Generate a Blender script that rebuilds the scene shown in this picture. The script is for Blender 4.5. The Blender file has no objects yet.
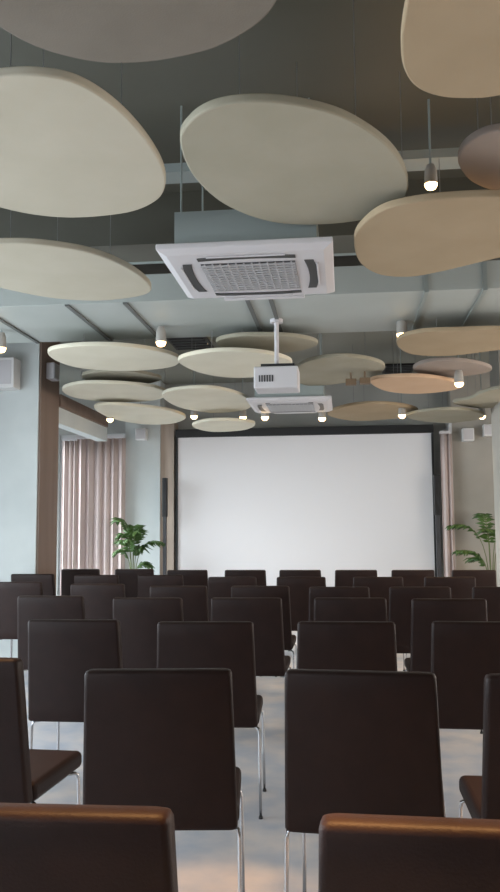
import bpy, bmesh, math, random
from mathutils import Vector, Matrix
random.seed(7)
scene = bpy.context.scene
C = scene.collection

# ------------------------------------------------------------------ camera
EYE = 1.31
FPX = 850.0
cam_d = bpy.data.cameras.new('camera')
cam = bpy.data.objects.new('camera', cam_d)
C.objects.link(cam)
cam_d.sensor_fit = 'VERTICAL'
cam_d.sensor_height = 36.0
cam_d.lens = 36.0 * FPX / 892.0
cam_d.clip_start = 0.05
PITCH, YAW, ROLL = math.radians(5.75), math.radians(6.3), math.radians(0.4)
CR = Matrix.Rotation(YAW, 4, 'Z') @ Matrix.Rotation(math.pi/2 + PITCH, 4, 'X') @ Matrix.Rotation(-ROLL, 4, 'Z')
cam.matrix_world = Matrix.Translation((0, 0, EYE)) @ CR
scene.camera = cam

def ray(px, py):
    return CR.to_3x3() @ Vector(((px-250)/FPX, (446-py)/FPX, -1.0))
def at_z(px, py, z):            # where the sight line of a measured point meets a level
    d = ray(px, py); t = (z-EYE)/d.z
    return Vector((d.x*t, d.y*t, z))
def at_y(px, py, y):            # where it meets an upright plane facing the rows
    d = ray(px, py); t = y/d.y
    return Vector((d.x*t, y, EYE+d.z*t))

# ------------------------------------------------------------------ view, world, daylight
vs = scene.view_settings
vs.view_transform = 'Standard'; vs.look = 'None'; vs.gamma = 1.0; vs.exposure = 0.6
vs.use_curve_mapping = False
w = bpy.data.worlds.new('world'); scene.world = w; w.use_nodes = True
bg = w.node_tree.nodes['Background']
bg.inputs[0].default_value = (0.80, 0.90, 1.0, 1); bg.inputs[1].default_value = 1.6

def area(name, loc, rot, sx, sy, power, col):
    l = bpy.data.lights.new(name, 'AREA'); l.shape = 'RECTANGLE'; l.size = sx; l.size_y = sy
    l.energy = power; l.color = col
    o = bpy.data.objects.new(name, l); C.objects.link(o); o.location = loc; o.rotation_euler = rot
    return o
R90 = math.pi/2
COOL = (0.82, 0.93, 1.0)
# daylight entering at the window openings of the left wall and the wall behind the camera
area('daylight_left_near', (-4.75, 3.3, 1.60), (0, -R90+.5, 0), 2.4, 7.0, 250, COOL)
area('daylight_left_far', (-4.75, 10.8, 1.60), (0, -R90+.5, 0), 2.4, 2.6, 100, COOL).data.spread = 1.7
area('daylight_back', (-2.9, -2.2, 1.75), (R90-.5, 0, 0), 3.2, 1.9, 30, (0.93, 0.96, 1.0))
area('warm_light_right', (4.35, 6.0, 1.6), (0, R90-.5, 0), 2.2, 8.0, 150, (1.0, 0.84, 0.68))  # unseen source, tinted warm to colour the right-hand panels

# ------------------------------------------------------------------ materials
def mat(name, col, rough=0.6, metal=0.0, noise=None, bump=None, spec=0.5, emit=None, sheen=None):
    m = bpy.data.materials.new(name); m.use_nodes = True
    nt = m.node_tree; b = nt.nodes['Principled BSDF']
    b.inputs['Base Color'].default_value = (*col, 1)
    b.inputs['Roughness'].default_value = rough
    b.inputs['Metallic'].default_value = metal
    b.inputs['Specular IOR Level'].default_value = spec
    if emit:
        b.inputs['Emission Color'].default_value = (*emit[0], 1); b.inputs['Emission Strength'].default_value = emit[1]
    tc = nt.nodes.new('ShaderNodeTexCoord')
    if noise:
        col2, scale, stretch = noise
        mp = nt.nodes.new('ShaderNodeMapping'); mp.inputs['Scale'].default_value = stretch
        n = nt.nodes.new('ShaderNodeTexNoise'); n.inputs['Scale'].default_value = scale; n.inputs['Detail'].default_value = 6
        rp = nt.nodes.new('ShaderNodeValToRGB')
        rp.color_ramp.elements[0].position = 0.35; rp.color_ramp.elements[0].color = (*col, 1)
        rp.color_ramp.elements[1].position = 0.68; rp.color_ramp.elements[1].color = (*col2, 1)
        nt.links.new(tc.outputs['Object'], mp.inputs[0]); nt.links.new(mp.outputs[0], n.inputs['Vector'])
        nt.links.new(n.outputs['Fac'], rp.inputs[0]); nt.links.new(rp.outputs[0], b.inputs['Base Color'])
    if bump:
        n2 = nt.nodes.new('ShaderNodeTexNoise'); n2.inputs['Scale'].default_value = bump[0]; n2.inputs['Detail'].default_value = 4
        bp = nt.nodes.new('ShaderNodeBump'); bp.inputs['Strength'].default_value = bump[1]; bp.inputs['Distance'].default_value = 0.01
        nt.links.new(tc.outputs['Object'], n2.inputs['Vector']); nt.links.new(n2.outputs['Fac'], bp.inputs['Height'])
        nt.links.new(bp.outputs[0], b.inputs['Normal'])
    return m

M = {}
M['floor'] = mat('marbled_floor', (0.42, 0.45, 0.51), 0.34, noise=((0.68, 0.62, 0.59), 3.6, (1, 1, 1)))
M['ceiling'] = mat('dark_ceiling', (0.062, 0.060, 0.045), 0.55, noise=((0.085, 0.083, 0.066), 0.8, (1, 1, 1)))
M['concrete'] = mat('pale_concrete', (0.50, 0.535, 0.53), 0.8, noise=((0.58, 0.61, 0.60), 1.7, (1, 1, 1)), bump=(30, 0.15))
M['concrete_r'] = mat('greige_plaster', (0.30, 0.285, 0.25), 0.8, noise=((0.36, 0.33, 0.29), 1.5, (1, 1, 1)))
M['wall'] = mat('grey_plaster', (0.36, 0.37, 0.35), 0.85, noise=((0.42, 0.42, 0.40), 1.2, (1, 1, 1)))
M['duct'] = mat('painted_sheet_duct', (0.325, 0.35, 0.33), 0.5, noise=((0.36, 0.385, 0.365), 1.4, (1, 1, 1)))
M['flange'] = mat('duct_flange_metal', (0.10, 0.105, 0.10), 0.55)
M['panel'] = mat('acoustic_felt', (0.42, 0.385, 0.305), 0.95, noise=((0.45, 0.415, 0.335), 3.0, (1, 1, 1)), bump=(160, 0.1), spec=0.15)  # one felt; the tinted copies below have each panel's light painted in
M['panel_tan_lit'] = mat('acoustic_felt_tan_lit', (0.33, 0.255, 0.165), 0.95, noise=((0.36, 0.28, 0.185), 3.0, (1, 1, 1)), bump=(160, 0.1), spec=0.15)
M['panel_mauve_shade'] = mat('acoustic_felt_mauve_shade', (0.27, 0.225, 0.195), 0.95, noise=((0.30, 0.25, 0.215), 3.0, (1, 1, 1)), bump=(160, 0.1), spec=0.15)
M['panel_peach_lit'] = mat('acoustic_felt_peach_lit', (0.52, 0.36, 0.24), 0.95, noise=((0.54, 0.38, 0.26), 3.0, (1, 1, 1)), bump=(160, 0.1), spec=0.15)
M['panel_grey_shade'] = mat('acoustic_felt_grey_shade', (0.30, 0.28, 0.215), 0.95, noise=((0.33, 0.305, 0.24), 3.0, (1, 1, 1)), bump=(160, 0.1), spec=0.15)
M['panel_cream_lit'] = mat('acoustic_felt_cream_lit', (0.60, 0.56, 0.45), 0.95, noise=((0.64, 0.60, 0.49), 3.0, (1, 1, 1)), bump=(160, 0.1), spec=0.15)
M['panel_brown_shade'] = mat('acoustic_felt_brown_shade', (0.165, 0.146, 0.12), 0.95, noise=((0.19, 0.168, 0.14), 3.0, (1, 1, 1)), bump=(160, 0.1), spec=0.15)
M['wire'] = mat('steel_wire', (0.25, 0.25, 0.25), 0.4, 0.8)
M['leather'] = mat('brown_leather', (0.0135, 0.0056, 0.0043), 0.55, noise=((0.0175, 0.0073, 0.0055), 14.0, (1, 1, 1)), bump=(220, 0.12), spec=0.22)
M['spot_body'] = mat('lamp_housing', (0.33, 0.31, 0.28), 0.5)
M['white_box'] = mat('white_box', (0.66, 0.65, 0.64), 0.5)
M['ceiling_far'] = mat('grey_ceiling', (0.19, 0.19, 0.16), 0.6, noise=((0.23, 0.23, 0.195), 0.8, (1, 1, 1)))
M['chrome'] = mat('chrome', (0.45, 0.455, 0.47), 0.2, 1.0)
M['white_plastic'] = mat('white_plastic', (0.52, 0.50, 0.51), 0.45)
M['dark_plastic'] = mat('dark_slot', (0.03, 0.03, 0.03), 0.5)
M['grille'] = mat('grille', (0.38, 0.37, 0.37), 0.6)
M['black'] = mat('black_metal', (0.010, 0.010, 0.011), 0.5)
M['stand_grey'] = mat('dark_grey_metal', (0.05, 0.05, 0.055), 0.5)
M['screen'] = mat('projection_fabric', (0.76, 0.74, 0.745), 0.9, spec=0.1)
M['wood'] = mat('brown_wood', (0.17, 0.115, 0.085), 0.6, noise=((0.20, 0.14, 0.11), 1.5, (6, 6, 0.5)))
M['wood_light'] = mat('pale_wood', (0.40, 0.32, 0.26), 0.6, noise=((0.48, 0.39, 0.32), 3.0, (6, 6, 0.5)))
M['leaf'] = mat('palm_leaf', (0.028, 0.075, 0.012), 0.5, noise=((0.065, 0.13, 0.024), 4.0, (1, 1, 1)))
M['stem'] = mat('palm_stem', (0.10, 0.13, 0.04), 0.6)
M['pot'] = mat('planter', (0.12, 0.09, 0.07), 0.6)
M['soil'] = mat('soil', (0.03, 0.02, 0.015), 0.95, bump=(60, 0.5))
M['bulb'] = mat('warm_lamp', (1, 0.9, 0.7), 0.5, emit=((1.0, 0.66, 0.30), 7.0))
M['galv'] = mat('galvanised', (0.30, 0.34, 0.33), 0.45, 0.4)
M['brownbox'] = mat('brown_fitting', (0.14, 0.09, 0.05), 0.6)
M['frame'] = mat('window_frame', (0.5, 0.5, 0.5), 0.5)

cm = bpy.data.materials.new('curtain_cloth'); cm.use_nodes = True; M['curtain'] = cm
nt = cm.node_tree; nt.nodes.remove(nt.nodes['Principled BSDF'])
df = nt.nodes.new('ShaderNodeBsdfDiffuse'); tr = nt.nodes.new('ShaderNodeBsdfTranslucent'); mx = nt.nodes.new('ShaderNodeMixShader')
df.inputs[0].default_value = (0.62, 0.52, 0.49, 1); tr.inputs[0].default_value = (0.62, 0.50, 0.48, 1); mx.inputs[0].default_value = 0.2
nt.links.new(df.outputs[0], mx.inputs[1]); nt.links.new(tr.outputs[0], mx.inputs[2]); nt.links.new(mx.outputs[0], nt.nodes['Material Output'].inputs[0])
gm = bpy.data.materials.new('clear_glass'); gm.use_nodes = True; M['glass'] = gm
nt = gm.node_tree; nt.nodes.remove(nt.nodes['Principled BSDF'])
a = nt.nodes.new('ShaderNodeBsdfTransparent'); g = nt.nodes.new('ShaderNodeBsdfGlossy'); g.inputs['Roughness'].default_value = 0.02
mx = nt.nodes.new('ShaderNodeMixShader'); mx.inputs[0].default_value = 0.06
nt.links.new(a.outputs[0], mx.inputs[1]); nt.links.new(g.outputs[0], mx.inputs[2]); nt.links.new(mx.outputs[0], nt.nodes['Material Output'].inputs[0])

# ------------------------------------------------------------------ helpers
def box(bm, x0, x1, y0, y1, z0, z1):
    v = [bm.verts.new(p) for p in ((x0,y0,z0),(x1,y0,z0),(x1,y1,z0),(x0,y1,z0),(x0,y0,z1),(x1,y0,z1),(x1,y1,z1),(x0,y1,z1))]
    for f in ((0,3,2,1),(4,5,6,7),(0,1,5,4),(1,2,6,5),(2,3,7,6),(3,0,4,7)):
        bm.faces.new([v[i] for i in f])
def bm_box(*a):
    bm = bmesh.new(); box(bm, *a); return bm
def tube(bm, pts, r, n=8):
    pts = [Vector(p) for p in pts]; rings = []
    for i, p in enumerate(pts):
        if i == 0: t = pts[1]-p
        elif i == len(pts)-1: t = p-pts[i-1]
        else: t = (pts[i+1]-p).normalized()+(p-pts[i-1]).normalized()
        t.normalize()
        u = t.cross(Vector((0.13, 0.31, 0.94)))
        if u.length < 0.2: u = t.cross(Vector((1, 0, 0)))
        u.normalize(); v = t.cross(u)
        rr = r[i] if isinstance(r, (list, tuple)) else r
        rings.append([bm.verts.new(p+(u*math.cos(k*2*math.pi/n)+v*math.sin(k*2*math.pi/n))*rr) for k in range(n)])
    for a_, b_ in zip(rings, rings[1:]):
        for k in range(n):
            bm.faces.new((a_[k], a_[(k+1) % n], b_[(k+1) % n], b_[k]))
    bm.faces.new(rings[0][::-1]); bm.faces.new(rings[-1])
def lathe(bm, prof, n=24, o=(0, 0, 0)):
    rings = [[bm.verts.new((o[0]+r*math.cos(k*2*math.pi/n), o[1]+r*math.sin(k*2*math.pi/n), o[2]+z)) for k in range(n)] for r, z in prof]
    for a_, b_ in zip(rings, rings[1:]):
        for k in range(n):
            bm.faces.new((a_[k], a_[(k+1) % n], b_[(k+1) % n], b_[k]))
    bm.faces.new(rings[0][::-1]); bm.faces.new(rings[-1])
def obj(name, bm, m, parent=None, loc=(0, 0, 0), smooth=False, bevel=0, seg=2):
    bmesh.ops.recalc_face_normals(bm, faces=bm.faces)
    me = bpy.data.meshes.new(name); bm.to_mesh(me); bm.free(); me.materials.append(m)
    if smooth:
        for p in me.polygons: p.use_smooth = True
    o = bpy.data.objects.new(name, me); C.objects.link(o); o.location = loc
    if parent: o.parent = parent
    if bevel:
        b = o.modifiers.new('bevel', 'BEVEL'); b.width = bevel; b.segments = seg; b.limit_method = 'ANGLE'; b.angle_limit = math.radians(40)
        b.harden_normals = False
    return o
def tag(o, label, cat, group=None):
    o['label'] = label; o['category'] = cat
    if group: o['group'] = group
    return o
def thing(name, loc, label, cat, group=None, rz=0):
    o = bpy.data.objects.new(name, None); C.objects.link(o); o.location = loc; o.rotation_euler = (0, 0, rz)
    o.empty_display_size = 0.1
    return tag(o, label, cat, group)
def struct(name, bm, m, parent=None, **k):
    o = obj(name, bm, m, parent, **k); o['kind'] = 'structure'; return o
def copy_tree(o, parent=None):
    c = o.copy(); C.objects.link(c); c.parent = parent
    for ch in list(o.children): copy_tree(ch, c)
    return c

# ------------------------------------------------------------------ the room
WY = 12.35            # front wall
LX, RX, BY = -5.5, 5.0, -2.5
CEIL = EYE+2.2
struct('floor', bm_box(LX-.2, RX+.2, BY-.2, WY+.2, -0.1, 0), M['floor'])
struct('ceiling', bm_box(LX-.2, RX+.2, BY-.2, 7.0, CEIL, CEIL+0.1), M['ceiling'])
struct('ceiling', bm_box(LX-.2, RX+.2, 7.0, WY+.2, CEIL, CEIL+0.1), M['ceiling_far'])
def wall_with_holes(name, axis, c0, c1, u0, u1, holes, m):
    # axis 'x': wall normal along x (c0..c1 thickness), u along y
    bm = bmesh.new(); us = [u0]
    def put(a, b, z0, z1):
        if axis == 'x': box(bm, c0, c1, a, b, z0, z1)
        else: box(bm, a, b, c0, c1, z0, z1)
    cur = u0
    for (a, b, z0, z1) in holes:
        put(cur, a, 0, CEIL); put(a, b, 0, z0); put(a, b, z1, CEIL); cur = b
    put(cur, u1, 0, CEIL)
    return struct(name, bm, m)
fw = at_y(62, 440, WY).x, at_y(112, 440, WY).x
wall_with_holes('wall_front', 'y', WY, WY+.15, LX, RX, [(-4.25, -3.15, 0.4, 2.78)], M['wall'])
wall_with_holes('wall_left', 'x', LX-.15, LX, BY, WY, [(-.2, 6.8, 0.5, 2.7), (9.5, 12.0, 0.5, 2.7)], M['wall'])
wall_with_holes('wall_right', 'x', RX, RX+.15, BY, WY, [(2.2, 10.2, 0.5, 2.7)], M['wall'])
wall_with_holes('wall_back', 'y', BY-.15, BY, LX, RX, [(-4.6, -1.2, 0.6, 2.9)], M['wood'])
def window(n, axis, c, u0, u1, z0, z1, k):
    t = bpy.data.objects.new('window_%d' % n, None); C.objects.link(t); t['kind'] = 'structure'
    bm = bmesh.new(); gb = bmesh.new(); r = .03
    def put(b, a0, a1, za, zb, th):
        if axis == 'x': box(b, c-th, c+th, a0, a1, za, zb)
        else: box(b, a0, a1, c-th, c+th, za, zb)
    put(bm, u0, u1, z0, z0+.06, r); put(bm, u0, u1, z1-.06, z1, r)
    for i in range(k+1):
        u = u0+(u1-u0-.06)*i/k; put(bm, u, u+.06, z0+.06, z1-.06, r)
    put(gb, u0+.06, u1-.06, z0+.06, z1-.06, .004)
    obj('window_frame', bm, M['frame'], t); obj('window_pane', gb, M['glass'], t)
window(1, 'y', WY+.08, -4.25, -3.15, 0.4, 2.78, 2)
window(2, 'x', LX-.08, -.2, 6.8, 0.5, 2.7, 4)
window(3, 'x', LX-.08, 9.5, 12.0, 0.5, 2.7, 4)
window(4, 'x', RX+.08, 2.2, 10.2, 0.5, 2.7, 6)
window(5, 'y', BY-.08, -4.6, -1.2, 0.6, 2.9, 3)

# columns and pilasters
CY = 8.65
xl = at_y(38, 420, CY).x
struct('column_left', bm_box(LX, xl, CY, CY+.60, 0, CEIL), M['concrete'])
struct('trim_1', bm_box(xl, xl+.02, CY+.02, CY+.60, 0, CEIL), M['wood'])
xr = at_y(501.5, 440, 9.6).x
struct('column_right', bm_box(xr, xr+.6, 9.6, 10.2, 0, CEIL), M['concrete_r'])
pl0, pl1 = at_y(125, 480, 12.0).x, at_y(160, 480, 12.0).x
struct('pilaster_left', bm_box(pl0, pl1, 12.0, WY, 0, CEIL), M['concrete'])
pr0, pr1 = at_y(453, 480, 12.0).x, at_y(494, 480, 12.0).x
struct('pilaster_right', bm_box(pr0, pr1, 12.0, WY, 0, CEIL), M['concrete_r'])
struct('trim_2', bm_box(pl1, at_y(174, 480, 12.04).x, 12.04, WY, 0, CEIL-.6), M['wood_light'])
# lower wall speakers etc come later; dropped pelmet beam on the left
zt, zb = at_y(59, 407, 9.3).z, at_y(59, 423, 9.3).z
struct('beam_left', bm_box(xl-.14, xl, CY+.61, 11.3, zb, zt), M['concrete'])
struct('beam_shade_strip', bm_box(xl-.6, xl+.04, CY+.61, 11.2, zt, zt+.14), M['wood'])  # brown strip put in for the shadow above the beam
struct('trim_3', bm_box(pr0-.04, pr0, 11.96, WY, 0, CEIL-.6), M['frame'])
struct('baseboard_front', bm_box(pl1, pr0, 12.325, WY, 0, 0.1), M['wood'])

# ------------------------------------------------------------------ main duct across the room
DZ0 = EYE+1.65
dy0 = at_z(344, 294, DZ0).y; dy1 = at_z(344, 332.5, DZ0).y
duct = thing('ventilation_duct', (0, dy0, DZ0), 'wide grey rectangular ventilation duct running across under the ceiling', 'duct')
obj('duct_casing', bm_box(LX, RX, 0, dy1-dy0, 0, 0.20), M['duct'], duct, bevel=.004)
for px, py in ((15, 328), (-45, 328), (86, 320), (142, 320), (254, 315), (276, 315), (420, 310), (474, 308), (540, 305)):
    x = at_z(px, py, DZ0).x
    bm = bmesh.new(); box(bm, x-.015, x+.015, 0, dy1-dy0, -.012, -.0005)
    if px > 300: box(bm, x-.015, x+.015, -.012, -.0005, -.012, .20)
    obj('duct_flange', bm, M['flange'] if px < 400 else M['galv'], duct)
pipe = thing('round_duct', (0, dy0-.15, EYE+1.97), 'dull teal-grey round air pipe above the front edge of the rectangular duct', 'duct')
bm = bmesh.new(); tube(bm, [(LX, 0, 0), (RX, 0, 0)], .09, 20)
obj('pipe_body', bm, M['galv'], pipe, smooth=False)
bm = bmesh.new(); ty = at_z(430, 158, EYE+2.0).y
box(bm, LX, RX, 0, .16, 0, .012); box(bm, LX, RX, 0, .006, .012, .05); box(bm, LX, RX, .154, .16, .012, .05)
tag(obj('cable_tray', bm, M['galv'], loc=(0, ty, EYE+2.0)), 'thin grey cable tray crossing the dark ceiling above the big panels', 'cable tray')
bm = bm_box(LX, RX, 0, .35, 0, .34)
struct('ceiling_beam', bm, M['ceiling'], loc=(0, 5.25, CEIL-.34))

# ------------------------------------------------------------------ acoustic panels
def spline(pts, n=7):
    out = []; L = len(pts)
    for i in range(L):
        p0, p1, p2, p3 = pts[i-1], pts[i], pts[(i+1) % L], pts[(i+2) % L]
        for k in range(n):
            t = k/n
            out.append(0.5*((2*p1)+(p2-p0)*t+(2*p0-5*p1+4*p2-p3)*t*t+(3*p1-p0-3*p2+p3)*t**3))
    return out
placed = []
def inside(p, poly):
    c_ = False; n_ = len(poly)
    for i in range(n_):
        a_, b_ = poly[i], poly[i-1]
        if (a_.y > p.y) != (b_.y > p.y) and p.x < (b_.x-a_.x)*(p.y-a_.y)/(b_.y-a_.y)+a_.x: c_ = not c_
    return c_
def panel(pix, h, label, m='panel', th=.036):
    z = EYE+h
    pts = spline([at_z(x, y, z) for x, y in pix])
    c = sum(pts, Vector())/len(pts)
    t = thing('acoustic_panel', (c.x, c.y, z), label, 'ceiling panel', 'pebble shaped acoustic panels hung from the ceiling')
    bm = bmesh.new(); r = .008
    def ring(ins, zz):
        o = []
        for p in pts:
            q = p-c; L = math.hypot(q.x, q.y); s = (L-ins)/L
            o.append(bm.verts.new((q.x*s, q.y*s, zz)))
        return o
    rs = [ring(r, 0), ring(r*.3, r*.3), ring(0, r), ring(0, th-r), ring(r*.3, th-r*.3), ring(r, th)]
    N = len(pts)
    for a_, b_ in zip(rs, rs[1:]):
        for k in range(N): bm.faces.new((a_[k], a_[(k+1) % N], b_[(k+1) % N], b_[k]))
    bm.faces.new(rs[0][::-1]); bm.faces.new(rs[-1])
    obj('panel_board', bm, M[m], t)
    top = CEIL-z
    for k in range(3):
        best = None
        for sh in range(0, 14):
            for f in (.62, .8, .4, .9):
                q = (pts[int(N*k/3+N*(.1+sh*.023)) % N]-c)*f
                if not any(oh > z and inside(c+q, op) for oh, op in placed) and best is None: best = q
        q = best if best is not None else q
        # wires under the duct or beam stop at its underside
        wy = c.y+q.y; zt_ = top
        if dy0-.02 < wy < dy1+.02: zt_ = DZ0-z
        elif abs(wy-(dy0-.15)) < .1: zt_ = EYE+1.89-z
        elif 5.25 < wy < 5.6: zt_ = CEIL-.34-z
        elif ty-.01 < wy < ty+.17: zt_ = EYE+2.0-z
        bm = bmesh.new(); tube(bm, [(q.x, q.y, th), (q.x, q.y, zt_)], .0022, 6)
        obj('suspension_wire', bm, M['wire'], t)
    return t
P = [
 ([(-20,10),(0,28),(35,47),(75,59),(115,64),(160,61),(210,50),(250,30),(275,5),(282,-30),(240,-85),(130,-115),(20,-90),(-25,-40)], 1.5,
  'largest panel in brownish shade cut by the top left of the ceiling view', 'panel_brown_shade'),
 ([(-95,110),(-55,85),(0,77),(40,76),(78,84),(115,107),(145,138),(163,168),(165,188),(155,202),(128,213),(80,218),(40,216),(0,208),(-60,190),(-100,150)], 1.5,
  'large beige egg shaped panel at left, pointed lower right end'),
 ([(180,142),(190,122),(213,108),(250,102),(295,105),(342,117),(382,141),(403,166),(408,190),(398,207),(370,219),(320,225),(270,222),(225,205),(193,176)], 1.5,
  'large shaded grey-beige oval panel in front of the near air conditioner', 'panel_grey_shade'),
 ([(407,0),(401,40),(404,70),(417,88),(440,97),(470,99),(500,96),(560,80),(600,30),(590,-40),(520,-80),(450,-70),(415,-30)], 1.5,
  'large rounded tan-lit panel cut by the top right corner of the view', 'panel_tan_lit'),
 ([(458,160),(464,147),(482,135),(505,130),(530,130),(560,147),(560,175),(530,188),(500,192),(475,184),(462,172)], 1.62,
  'shaded mauve-grey panel at the right edge, just above the glowing spotlight level', 'panel_mauve_shade'),
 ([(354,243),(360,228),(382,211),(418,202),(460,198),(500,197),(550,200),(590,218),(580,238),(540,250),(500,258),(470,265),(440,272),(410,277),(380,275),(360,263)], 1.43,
  'tan-lit kidney shaped panel directly below the glowing near spotlight', 'panel_tan_lit'),
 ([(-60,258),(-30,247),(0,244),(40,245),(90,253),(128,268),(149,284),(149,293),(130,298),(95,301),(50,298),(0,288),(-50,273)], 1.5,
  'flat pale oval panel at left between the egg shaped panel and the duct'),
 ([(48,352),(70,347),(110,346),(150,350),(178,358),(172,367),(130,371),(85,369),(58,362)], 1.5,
  'pale oval panel beside the left column top, nearest of the far left ones', 'panel_cream_lit'),
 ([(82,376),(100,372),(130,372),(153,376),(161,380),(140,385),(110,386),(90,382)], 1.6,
  'small thin shaded greyish panel sandwiched between two longer pale ones, far left', 'panel_grey_shade'),
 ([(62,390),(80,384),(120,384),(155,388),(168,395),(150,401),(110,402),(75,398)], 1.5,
  'bright cream-lit panel with its left end touching the left wood strip', 'panel_cream_lit'),
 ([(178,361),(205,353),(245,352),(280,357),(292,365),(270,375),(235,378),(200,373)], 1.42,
  'beige oval panel partly behind the left side of the projector', 'panel_cream_lit'),
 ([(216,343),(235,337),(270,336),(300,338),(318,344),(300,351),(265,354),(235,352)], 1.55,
  'thin shaded grey-green panel under the duct around the projector pole', 'panel_grey_shade'),
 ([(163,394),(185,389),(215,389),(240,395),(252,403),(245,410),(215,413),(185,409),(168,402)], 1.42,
  'cream-lit oval panel left of the far air conditioner', 'panel_cream_lit'),
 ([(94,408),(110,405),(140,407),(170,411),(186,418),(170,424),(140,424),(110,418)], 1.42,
  'pale panel above the curtain with a warm lamp at its left end', 'panel_cream_lit'),
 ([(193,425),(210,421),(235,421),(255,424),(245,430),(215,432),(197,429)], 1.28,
  'smallest pale panel overlapping the top edge of the projection screen', 'panel_cream_lit'),
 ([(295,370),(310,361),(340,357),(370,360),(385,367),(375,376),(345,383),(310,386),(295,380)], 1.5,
  'broad shaded grey-beige panel just right of the projector', 'panel_grey_shade'),
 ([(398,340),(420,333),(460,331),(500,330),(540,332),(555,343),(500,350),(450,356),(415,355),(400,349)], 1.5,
  'long tan-lit panel at the right directly under the duct edge', 'panel_tan_lit'),
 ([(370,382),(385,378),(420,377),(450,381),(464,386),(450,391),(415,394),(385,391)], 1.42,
  'peach-lit thin panel with a lamp at its right end', 'panel_peach_lit'),
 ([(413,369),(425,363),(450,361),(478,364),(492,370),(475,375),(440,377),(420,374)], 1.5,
  'shaded greyish mauve oval panel above the peach-lit one at right', 'panel_mauve_shade'),
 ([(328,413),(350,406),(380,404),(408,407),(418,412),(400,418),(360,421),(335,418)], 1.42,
  'wide beige panel right of the far air conditioner, above the screen', 'panel_tan_lit'),
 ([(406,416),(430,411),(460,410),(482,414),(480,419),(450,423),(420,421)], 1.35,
  'thin shaded olive-grey panel above the right end of the screen', 'panel_grey_shade'),
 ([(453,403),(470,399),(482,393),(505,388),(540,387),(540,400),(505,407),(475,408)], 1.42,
  'shaded greenish panel touching the right edge of the view above the right pilaster', 'panel_grey_shade'),
]
for a in P: placed.append((EYE+a[1], spline([at_z(x, y, EYE+a[1]) for x, y in a[0]])))
for a in P: panel(*a)

# ------------------------------------------------------------------ ceiling cassette air conditioners
def cassette(loc, label, body_top):
    t = thing('ceiling_air_conditioner', loc, label, 'air conditioner', 'ceiling cassette air conditioners')
    H = .44
    bm = bmesh.new()                     # square fascia with a raised lower lip
    for s, z in ((H, .045), (H, .02), (H-.06, 0)): pass
    rings = [[bm.verts.new((sx*s, sy*s, z)) for sx, sy in ((-1, -1), (1, -1), (1, 1), (-1, 1))] for s, z in ((H, .05), (H, .022), (H-.045, 0.0))]
    for a_, b_ in zip(rings, rings[1:]):
        for k in range(4): bm.faces.new((a_[k], a_[(k+1) % 4], b_[(k+1) % 4], b_[k]))
    bm.faces.new(rings[0][::-1]); bm.faces.new(rings[-1])
    obj('fascia', bm, M['white_plastic'], t, bevel=.006)
    obj('body', bm_box(-.36, .36, -.36, .36, .0505, .24), M['galv'], t)
    # intake grille: a louvred square
    bm = bmesh.new(); G = .245
    for k in range(12):
        u = -G+2*G*(k+.5)/12; box(bm, -G, G, u-.006, u+.006, -.012, -.0005)
    for k in range(12):
        u = -G+2*G*(k+.5)/12; box(bm, u-.004, u+.004, -G, G, -.009, -.0005)
    obj('intake_grille', bm, M['grille'], t)
    obj('filter', bm_box(-G, G, -G, G, -.0035, -.0008), mat_filter, t)
    for k in range(4):                   # four outlets with flaps
        bm = bmesh.new(); a = k*R90
        pts = []
        for i in range(9):               # slot bowed outward
            u = -.25+.5*i/8; pts.append((u, -.315-.018*(1-(u/.25)**2)))
        for (u, v), (u2, v2) in zip(pts, pts[1:]):
            q = [bm.verts.new(p) for p in ((u, v-.024, -.003), (u2, v2-.024, -.003), (u2, v2+.024, -.003), (u, v+.024, -.003))]
            q2 = [bm.verts.new((x_.co.x, x_.co.y, -.0006)) for x_ in q]
            bm.faces.new(q); bm.faces.new(q2[::-1])
            for i_ in range(4): bm.faces.new((q[i_], q[(i_+1) % 4], q2[(i_+1) % 4], q2[i_]))
        bmesh.ops.rotate(bm, verts=bm.verts, cent=(0, 0, 0), matrix=Matrix.Rotation(a, 3, 'Z'))
        f = obj('air_outlet', bm, M['dark_plastic'], t)
        bm = bm_box(-.20, .20, -.360, -.352, -.008, -.0005)
        bmesh.ops.rotate(bm, verts=bm.verts, cent=(0, 0, 0), matrix=Matrix.Rotation(a, 3, 'Z'))
        obj('flap', bm, M['white_plastic'], f, bevel=.002)
    obj('maker_strip', bm_box(-.22, .26, .4405, .475, .0, .03), M['white_plastic'], t, bevel=.004)
    for sx in (-1, 1):
        for sy in (-1, 1):
            bm = bmesh.new(); tube(bm, [(sx*.33, sy*.33, .24), (sx*.33, sy*.33, body_top-loc[2])], .006, 6)
            obj('hanger_rod', bm, M['galv'], t)
    return t
mat_filter = mat('grille_filter', (0.05, 0.05, 0.052), 0.8)
p = at_z(250, 247, EYE+1.38); q = at_z(262, 300, EYE+1.38)
c1 = (at_z(252, 271, EYE+1.4).x, (p.y+q.y)/2, EYE+1.38)
cassette(c1, 'large near ceiling air conditioner with square grey grille', CEIL)
p = at_z(291, 401, EYE+1.33)
cassette((at_z(291, 407, EYE+1.33).x, p.y+.46, EYE+1.33), 'small far ceiling air conditioner above the projection screen', CEIL)

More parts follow.
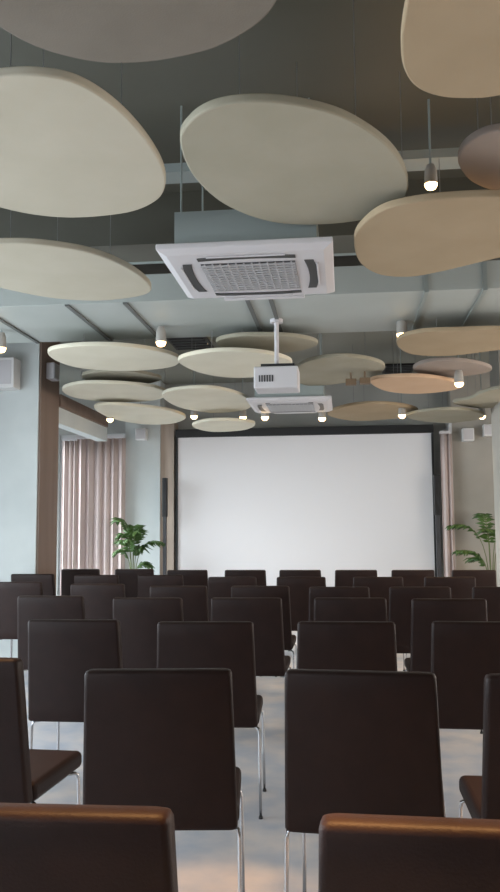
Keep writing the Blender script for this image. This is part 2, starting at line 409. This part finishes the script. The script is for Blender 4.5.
# ------------------------------------------------------------------ projector on its pole
pp = at_y(277, 379, 6.5)
t = thing('projector', (pp.x, pp.y, pp.z-.09), 'white box projector hanging on a pole under the duct', 'projector')
obj('housing', bm_box(-.17, .17, -.12, .16, 0, .17), M['white_plastic'], t, bevel=.012)
bm = bmesh.new()
for k in range(6): box(bm, -.13+k*.02, -.12+k*.02, -.124, -.1195, .05, .10)
obj('vent_slots', bm, M['dark_plastic'], t)
bm = bmesh.new(); lathe(bm, [(.045, 0), (.045, .03)], 20); bmesh.ops.rotate(bm, verts=bm.verts, cent=(0, 0, 0), matrix=Matrix.Rotation(-R90, 3, 'X'))
bmesh.ops.translate(bm, verts=bm.verts, vec=(.08, .158, .09)); obj('lens', bm, M['black'], t, smooth=False)
obj('mount_bracket', bm_box(-.12, .14, -.06, .06, .1705, .20), M['black'], t)
bm = bmesh.new(); tube(bm, [(0, 0, .20), (0, 0, DZ0-(pp.z-.09))], .018, 14); obj('pole', bm, M['white_plastic'], t)
bm = bmesh.new(); z_ = DZ0-(pp.z-.09); lathe(bm, [(.05, z_-.03), (.05, z_-.001)], 20); obj('ceiling_plate', bm, M['white_plastic'], t)

# ------------------------------------------------------------------ spotlights
def spot(px, py, h, label, top, size=1.0, power=10, xyz=None):
    q = Vector(xyz) if xyz else at_z(px, py, EYE+h)
    t = thing('ceiling_spotlight', tuple(q), label, 'spotlight', 'small warm ceiling spotlights')
    r, L = .034*size, .10*size
    bm = bmesh.new(); lathe(bm, [(r*.98, 0), (r*.98, .004), (r, .006), (r*.9, L*.7), (r*.6, L), (r*.3, L)], 20)
    obj('lamp_body', bm, M['spot_body'], t, smooth=False)
    bm = bmesh.new(); lathe(bm, [(r*.3, -.030*size), (r*.65, -.025*size), (r*.88, -.013*size), (r*.95, -.0005)], 20); obj('lamp_lens', bm, M['bulb'], t)
    bm = bmesh.new(); tube(bm, [(0, 0, L), (0, 0, top-q.z)], .006, 8); obj('drop_rod', bm, M['galv'], t)
    l = bpy.data.lights.new('spot_beam', 'SPOT'); l.energy = power; l.color = (1.0, .72, .42); l.spot_size = 1.7; l.spot_blend = .6; l.shadow_soft_size = .03
    o = bpy.data.objects.new('spot_beam', l); C.objects.link(o); o.parent = t; o.location = (0, 0, -.05*size)
    return t
spot(431, 184, 1.75, 'nearest glowing spotlight above the tan-lit kidney shaped panel', CEIL, 1.0, 30)
spot(161, 342, 1.52, 'glowing spotlight under the duct edge, left of the projector', DZ0, 1.25, 14)
spot(402, 334, 1.55, 'glowing spotlight at the left tip of the long tan-lit right panel', DZ0, 1.3, 14)
spot(1, 348, 1.50, 'glowing spotlight at the left edge of view on the column', DZ0, 1.25, 14)
spot(110, 419, 1.40, 'orange glowing spotlight above the window curtain', CEIL, 1.3, 30)
spot(194, 416, 1.40, 'faint spotlight left above the smallest pale panel', CEIL, 1.3, 30)
spot(243, 417, 1.40, 'spotlight at the left corner of the far air conditioner', CEIL, 1.3, 30)
spot(265, 417, 1.30, 'spotlight below the left part of the far air conditioner', CEIL, 1.3, 30)
spot(322, 418, 1.30, 'spotlight below the right part of the far air conditioner', CEIL, 1.3, 30)
spot(402, 415, 1.34, 'spotlight in front of the beige panel above the right half of the screen', CEIL, 1.3, 30)
spot(459, 383, 1.38, 'spotlight at the right end of the peach-lit panel', CEIL, 1.3, 30)
spot(482, 416, 1.38, 'yellowish spotlight over the right pilaster', CEIL, 1.3, 30)
# four unseen spotlights added to warm the front chair tops and second-row seats
for (x_, y_, z_, ax, ay, az, pw, cone, lab) in (
        (-.40, 1.33, 2.72, -.42, 1.30, .9, 270, 40, 'added unseen spotlight over the nearest left chair'),
        (.45, 1.33, 2.72, .42, 1.27, .9, 270, 40, 'added unseen spotlight over the nearest right chair'),
        (-2.3, 3.0, 2.65, -.95, 2.9, .47, 190, 26, 'added unseen spotlight left of the second row'),
        (1.9, 3.0, 2.65, .80, 2.9, .47, 340, 26, 'added unseen spotlight right of the second row')):
    t = spot(0, 0, 0, lab, CEIL, 1.0, pw, (x_, y_, z_))
    b_ = [c_ for c_ in t.children if c_.type == 'LIGHT'][0]
    b_.rotation_mode = 'QUATERNION'
    b_.rotation_quaternion = Vector((ax-x_, ay-y_, az-z_)).to_track_quat('-Z', 'Y')
    b_.data.spot_size = math.radians(cone); b_.data.spot_blend = .5; b_.data.shadow_soft_size = .09; b_.data.color = (1.0, .52, .20)
for px, py in ((351, 385), (365, 384)):
    q = at_z(px, py, EYE+1.36)
    bm = bmesh.new(); box(bm, -.05, .05, -.04, .04, 0, .055); tube(bm, [(0, 0, .055), (0, 0, .12)], .01, 8)
    lab = 'small brown fitting under the panel, %s of the pair' % ('left' if px < 360 else 'right')
    tag(obj('panel_fitting', bm, M['brownbox'], loc=tuple(q), bevel=.004), lab, 'fitting', 'brown fittings under the panel')

for a_, b_, lab in (((165, 338), (214, 349), 'black linear air slot in the ceiling behind the duct, left'), ((384, 366), (412, 373), 'short black air slot in the ceiling between two right hand panels')):
    z_ = CEIL-.03; p = at_z(a_[0], a_[1], z_); q = at_z(b_[0], b_[1], z_)
    t = thing('air_slot', (0, 0, z_), lab, 'air vent')
    obj('slot_frame', bm_box(p.x, q.x, min(p.y, q.y), max(p.y, q.y), 0, .0295), M['black'], t, bevel=.004)
    bm = bmesh.new(); n_ = 5
    for i in range(n_):
        yy = p.y+(q.y-p.y)*(i+.5)/n_; box(bm, p.x+.03, q.x-.03, yy-.008, yy+.008, -.01, -.0005)
    obj('blades', bm, M['dark_plastic'], t)

# ------------------------------------------------------------------ white wall boxes (speakers)
def wall_box(x0_, x1_, y0_, y1_, Y, label, dep=.14):
    a = at_y(x0_, y1_, Y); b = at_y(x1_, y0_, Y)
    t = thing('wall_speaker', ((a.x+b.x)/2, Y, a.z), label, 'speaker', 'white wall speakers')
    W = (b.x-a.x)/2; Hh = b.z-a.z
    obj('speaker_cabinet', bm_box(-W, W, 0, dep, 0, Hh), M['white_box'], t, bevel=.008)
    obj('speaker_grille', bm_box(-W*.8, W*.8, -.006, -.0005, Hh*.12, Hh*.9), M['white_plastic'], t)
    return t
wall_box(-12, 14, 357, 388, CY-.21, 'big pale box speaker on the left column face below the lamp', .2)
a_ = at_y(51, 372, CY+.3)
t = thing('wall_speaker', (xl+.021, CY+.25, a_.z-.1), 'small white speaker on the brown side of the left column', 'speaker', 'white wall speakers')
obj('speaker_cabinet', bm_box(0, .09, -.09, .09, 0, .18), M['white_plastic'], t, bevel=.008)
obj('speaker_grille', bm_box(.0905, .095, -.075, .075, .015, .165), M['grille'], t)
wall_box(135, 146, 428, 440, 11.86, 'small pale speaker at the top of the left pilaster')
wall_box(161, 172, 429, 438, 12.06, 'small white speaker right beside the top left screen corner')
wall_box(463, 474, 428, 441, 11.86, 'small pale speaker on the right pilaster, left of its neighbour')
wall_box(484, 493, 424, 436, 11.86, 'small pale speaker at the right end of the right pilaster')

# ------------------------------------------------------------------ projection screen
SY = 12.0
tl = at_y(176, 431, SY); tr_ = at_y(433, 428, SY)
sx0, sx1, sz1 = tl.x, tr_.x, (tl.z+tr_.z)/2
sz0 = .50; sc_x = (sx0+sx1)/2; sw = (sx1-sx0)/2
t = thing('projection_screen', (sc_x, SY, 0), 'large white projection screen in a thin black frame on the front wall', 'screen')
obj('screen_surface', bm_box(-sw+.03, sw-.03, .004, .02, sz0+.04, sz1-.08), M['screen'], t)
bm = bmesh.new()
box(bm, -sw, -sw+.03, -.01, .03, sz0, sz1); box(bm, sw-.03, sw, -.01, .03, sz0, sz1); box(bm, -sw+.03, sw-.03, -.01, .03, sz0, sz0+.04)
obj('frame', bm, M['black'], t)
obj('top_housing', bm_box(-sw, sw, -.05, .05, sz1-.085, sz1+.03), M['black'], t, bevel=.006)
for s in (-1, 1):
    obj('leg', bm_box(s*sw*.6-.03, s*sw*.6+.03, .03, .06, .0, sz0+.3), M['black'], t)
    obj('foot', bm_box(s*sw*.6-.03, s*sw*.6+.03, -.25, .25, 0, .03), M['black'], t)

# column loudspeakers either side
def column_speaker(px, ptop, Y, label, wpx):
    q = at_y(px, ptop, Y); W = wpx/850*Y/2
    t = thing('column_loudspeaker', (q.x, Y, 0), label, 'loudspeaker', 'black column loudspeakers beside the screen')
    obj('speaker_column', bm_box(-W, W, -.05, .05, q.z-.55, q.z), M['black'], t, bevel=.006)
    obj('pole', bm_box(-W*.7, W*.7, -.03, .03, .03, q.z-.55), M['stand_grey'], t)
    obj('base_plate', bm_box(-.16, .16, -.16, .16, 0, .03), M['black'], t, bevel=.005)
column_speaker(165, 478, 11.85, 'slim black column loudspeaker left of the projection screen', 4.5)
column_speaker(436.5, 475, 11.85, 'slim black column loudspeaker right of the projection screen', 6)

# ------------------------------------------------------------------ curtains
def curtain(px0, px1, ptop, Y, label, folds, z0=.02):
    a = at_y(px0, ptop, Y); b = at_y(px1, ptop, Y)
    t = thing('curtain', ((a.x+b.x)/2, Y, 0), label, 'curtain', 'pale pink floor length curtains')
    W = (b.x-a.x)/2; bm = bmesh.new(); n = folds*12; rows = 8; vs_ = []
    for j in range(rows+1):
        zz = z0+(a.z-z0)*j/rows; row = []
        for i in range(n+1):
            u = i/n; ph = u*folds*2*math.pi
            am = .032*(1-.25*j/rows)
            row.append(bm.verts.new((-W+2*W*u+.012*math.sin(ph*2+1), am*math.sin(ph+.6*math.sin(u*9)), zz)))
        vs_.append(row)
    for j in range(rows):
        for i in range(n): bm.faces.new((vs_[j][i], vs_[j][i+1], vs_[j+1][i+1], vs_[j+1][i]))
    o = obj('curtain_cloth', bm, M['curtain'], t, smooth=True)
    s = o.modifiers.new('thick', 'SOLIDIFY'); s.thickness = .004
    obj('curtain_rail', bm_box(-W, W, -.02, .02, a.z+.002, a.z+.04), M['white_plastic'], t)
curtain(76.5, 125, 439, 11.9, 'pale ribbed curtain next to the left pilaster and palm', 6)
curtain(62, 77, 441, 11.75, 'narrow pinker curtain by the wood clad left column edge', 3)
curtain(439.5, 451, 434, 11.8, 'narrow pale curtain between screen and right pilaster', 2)

# ------------------------------------------------------------------ palms
def palm(x, y, zpot, zc, label, fronds, spread, leafs=12):
    t = thing('potted_palm', (x, y, 0), label, 'plant', 'potted palms by the front wall')
    bm = bmesh.new(); lathe(bm, [(.12, 0), (.14, .02), (.17, zpot), (.155, zpot), (.15, zpot-.03)], 24); pot = obj('pot', bm, M['pot'], t)
    bm = bmesh.new(); lathe(bm, [(.148, zpot-.03), (.148, zpot-.015)], 24); obj('soil', bm, M['soil'], t)
    rng = random.Random(int(x*100))
    for k, (az, rise, reach, ln) in enumerate(fronds):
        az = math.radians(az); d = Vector((math.cos(az), math.sin(az), 0)); side = Vector((-d.y, d.x, 0))
        base = Vector((d.x*.03, d.y*.03, zpot-.015)); apex = Vector((d.x*reach*.35, d.y*reach*.35, zc+rise)); tip = apex+d*reach*.75-Vector((0, 0, ln*.35))
        pts = [base]
        for i in range(1, 11):
            s = i/10
            pts.append(base*(1-s)**2+(Vector((0, 0, zc+rise)))*2*s*(1-s)*1.0+tip*s*s)
        bm = bmesh.new(); tube(bm, pts, [.007-.0005*i for i in range(len(pts))], 6); st = obj('frond', bm, M['stem'], t, smooth=True)
        bm = bmesh.new()
        for i in range(leafs):
            s = .5+.5*i/(leafs-1); u = s*10; i0 = min(int(u), 9); f = u-i0
            p_ = pts[i0].lerp(pts[i0+1], f); tg = (pts[i0+1]-pts[i0]).normalized()
            for sg in (-1, 1):
                L = spread*(.55+.45*math.sin(math.pi*(i+1)/(leafs+1)))*rng.uniform(.85, 1.1)
                dv = (side*sg*.8+tg*.65+Vector((0, 0, rng.uniform(-.45, -.05)))).normalized()
                wv = tg.cross(dv); wv = dv.cross(wv).normalized()*.024
                up = Vector((0, 0, .004))
                a1 = p_; m1 = p_+dv*L*.45; e = p_+dv*L-Vector((0, 0, L*.22))
                v = [bm.verts.new(q_) for q_ in (a1-wv*.3, m1-wv+up*-1, e, m1+wv-up, a1+wv*.3, m1+up*2, a1+up)]
                bm.faces.new((v[0], v[1], v[5], v[6])); bm.faces.new((v[1], v[2], v[5])); bm.faces.new((v[5], v[2], v[3])); bm.faces.new((v[6], v[5], v[3], v[4]))
        lf = obj('leaflets', bm, M['leaf'], st, smooth=True)
        sd = lf.modifiers.new('thick', 'SOLIDIFY'); sd.thickness = .002
q = at_y(133, 537, 11.5)
palm(q.x, 11.5, .45, q.z-.08, 'green potted palm in front of the left pilaster', [(170, .42, .22, .25), (10, .12, .34, .30), (100, .30, .15, .2), (250, .12, .20, .25), (300, .26, .18, .3), (200, .0, .2, .3), (30, -.18, .2, .3), (180, .22, .16, .3), (340, .05, .14, .3)], .19)
q = at_y(490, 537, 11.4)
palm(q.x, 11.4, .45, q.z-.08, 'arching potted palm in front of the right pilaster', [(180, .36, .45, .35), (0, .40, .5, .35), (100, .46, .3, .2), (255, .30, .42, .35), (300, .38, .40, .3), (200, -.02, .42, .2), (150, -.12, .25, .2)], .17)

# ------------------------------------------------------------------ chairs
def slab(bm, wb, wt, z0, z1, y0, th, lean, r, nz=6, curve=.0):
    # upholstered upright slab: wb/wt widths at the bottom/top; leaning back towards -y
    rings = []; prof = []
    k = 6
    def outline(hw, yy, t_):
        o = []
        for (cx, cy, a0) in ((hw-r, t_/2-r, 0), (-hw+r, t_/2-r, 90), (-hw+r, -t_/2+r, 180), (hw-r, -t_/2+r, 270)):
            for i in range(4):
                a = math.radians(a0+30*i); o.append((cx+r*math.cos(a), yy+cy+r*math.sin(a)))
        return o
    lv = []
    for i in range(nz+1):
        s = i/nz; lv.append((z0+(z1-z0)*s, s, 1.0))
    ins = [(0, r), (r*.3, r*.3)]
    levels = [(z0, r), (z0+r*.3, r*.3)]+[(z0+r+(z1-z0-2*r)*i/nz, 0) for i in range(nz+1)]+[(z1-r*.3, r*.3), (z1, r)]
    for z, inset in levels:
        s = (z-z0)/(z1-z0); hw = (wb+(wt-wb)*s)/2-inset*.9
        yy = y0-lean*s+curve*math.sin(math.pi*s)
        rings.append([bm.verts.new((x_, y_, z)) for x_, y_ in outline(hw, yy, th-2*inset*.9 if th-2*inset*.9 > 2*r*.3 else th*.4)])
    n = len(rings[0])
    for a_, b_ in zip(rings, rings[1:]):
        for i in range(n): bm.faces.new((a_[i], a_[(i+1) % n], b_[(i+1) % n], b_[i]))
    bm.faces.new(rings[0][::-1]); bm.faces.new(rings[-1])
def make_chair():
    t = thing('conference_chair', (0, 0, 0), 'chair', 'chair', 'brown leather conference chairs in rows')
    bm = bmesh.new(); slab(bm, .470, .44, .415, .90, 0, .058, .07, .014, nz=8)
    obj('backrest', bm, M['leather'], t, smooth=True)
    bm = bmesh.new(); box(bm, -.238, .238, .03, .48, .41, .475)
    seat = obj('seat', bm, M['leather'], t, bevel=.022, seg=4)
    for p_ in seat.data.polygons: p_.use_smooth = False
    for s in (-1, 1):
        for front in (0, 1):
            x_ = s*.238; y_ = .04 if not front else .43; dy = .03 if not front else -.03
            pts = [(x_*.86, y_+dy, .402), (x_*.95, y_+dy*.3, .402), (x_*.99, y_+dy*.1, .396), (x_, y_, .375), (x_*1.01, y_-dy*.2, .20), (x_*1.02, y_-dy*.4, .004)]
            bm = bmesh.new(); tube(bm, pts, .0066, 10); obj('leg', bm, M['chrome'], t, smooth=True)
            e = pts[-1]
            bm = bmesh.new(); lathe(bm, [(.010, 0), (.010, .006), (.0085, .012)], 12, (e[0], e[1], 0)); obj('glide', bm, M['black'], t)
    bm = bmesh.new()
    for s in (-1, 1): tube(bm, [(s*.2, .08, .4), (s*.2, .40, .4)], .0075, 8)
    tube(bm, [(-.2, .16, .4), (.2, .16, .4)], .0075, 8); tube(bm, [(-.2, .36, .4), (.2, .36, .4)], .0075, 8)
    obj('seat_frame', bm, M['chrome'], t)
    return t
proto = make_chair()
first = [True]
def chair(cx, top, rz, label):
    q = at_z(cx, top, .90)
    if first[0]: o = proto; first[0] = False
    else: o = copy_tree(proto)
    # the picked point is the middle of the back's top edge, 0.07 m behind the origin
    r = math.radians(rz)
    o.location = (q.x-.085*math.sin(r), q.y+.085*math.cos(r), 0); o.rotation_euler = (0, 0, r)
    o['label'] = label
    return o
rows = [
 ('nearest row', [(24, 810, 1, 'largest chair back cut by the lower left corner, orange glint on top'), (477, 826, -2, 'largest chair back cut by the lower right corner, orange glint on top')]),
 ('second row', [(-44, 658, -3, 'chair cut by the left edge, brown seat showing beside its back'),
   (158, 670, 6, 'complete wide chair back left of centre, second row from the camera'),
   (359, 672, -5, 'complete wide chair back right of centre, second row from the camera'),
   (566, 676, 0, 'chair cut by the right edge, orange-brown seat showing beside its back')]),
 ('third row', [(-64, 618, 0, 'third row chair almost out of view at the left edge'),
   (73, 620, 0, 'third row chair behind the gap left of the wide left chair'),
   (205, 622, 3, 'third row chair just right behind the wide left chair'),
   (346, 622, 0, 'third row chair directly behind the wide right chair'),
   (482, 622, -2, 'third row chair cut by the right edge')]),
 ('fourth row', [(50, 596, 0, 'fourth row chair at the left, in front of the left column'),
   (147, 598, 0, 'fourth row chair between the two left third row chairs'),
   (246, 598, 0, 'fourth row chair below the left part of the screen'),
   (350, 598, 0, 'fourth row chair below the screen, right of centre'),
   (449, 599, 0, 'fourth row chair at right, in front of the right loudspeaker')]),
 ('fifth row', [(16, 582, 0, 'fifth row chair at the left edge'),
   (97, 584, 0, 'fifth row chair under the left curtain'),
   (178, 586, 0, 'fifth row chair under the left edge of the screen'),
   (260, 586, 0, 'fifth row chair below the screen, left of centre'),
   (339, 587, 0, 'fifth row chair below the screen, right of centre'),
   (420, 587, 0, 'fifth row chair under the right edge of the screen'),
   (504, 587, 0, 'fifth row chair at the right edge')]),
 ('sixth row', [(32, 574, 0, 'sixth row chair at the foot of the left column'),
   (96, 575, 0, 'sixth row chair in front of the left curtain'),
   (160, 575, 0, 'sixth row chair just left of the screen'),
   (232, 577, 0, 'sixth row chair under the left half of the screen'),
   (301, 577, 0, 'sixth row chair under the middle of the screen'),
   (378, 577, 0, 'sixth row chair under the right half of the screen'),
   (450, 577, 0, 'sixth row chair just right of the screen')]),
 ('last row', [(80, 569, 0, 'last row chair in front of the left curtain'),
   (134, 569, 0, 'last row chair below the left palm'),
   (187, 570, 0, 'last row chair at the left edge of the screen'),
   (245, 570, 0, 'last row chair under the left half of the screen'),
   (300, 570, 0, 'last row chair under the middle of the screen'),
   (356, 570, 0, 'last row chair under the right half of the screen'),
   (413, 570, 0, 'last row chair at the right edge of the screen'),
   (474, 570, 0, 'last row chair below the right palm')]),
]
for _, lst in rows:
    for a in lst: chair(*a)
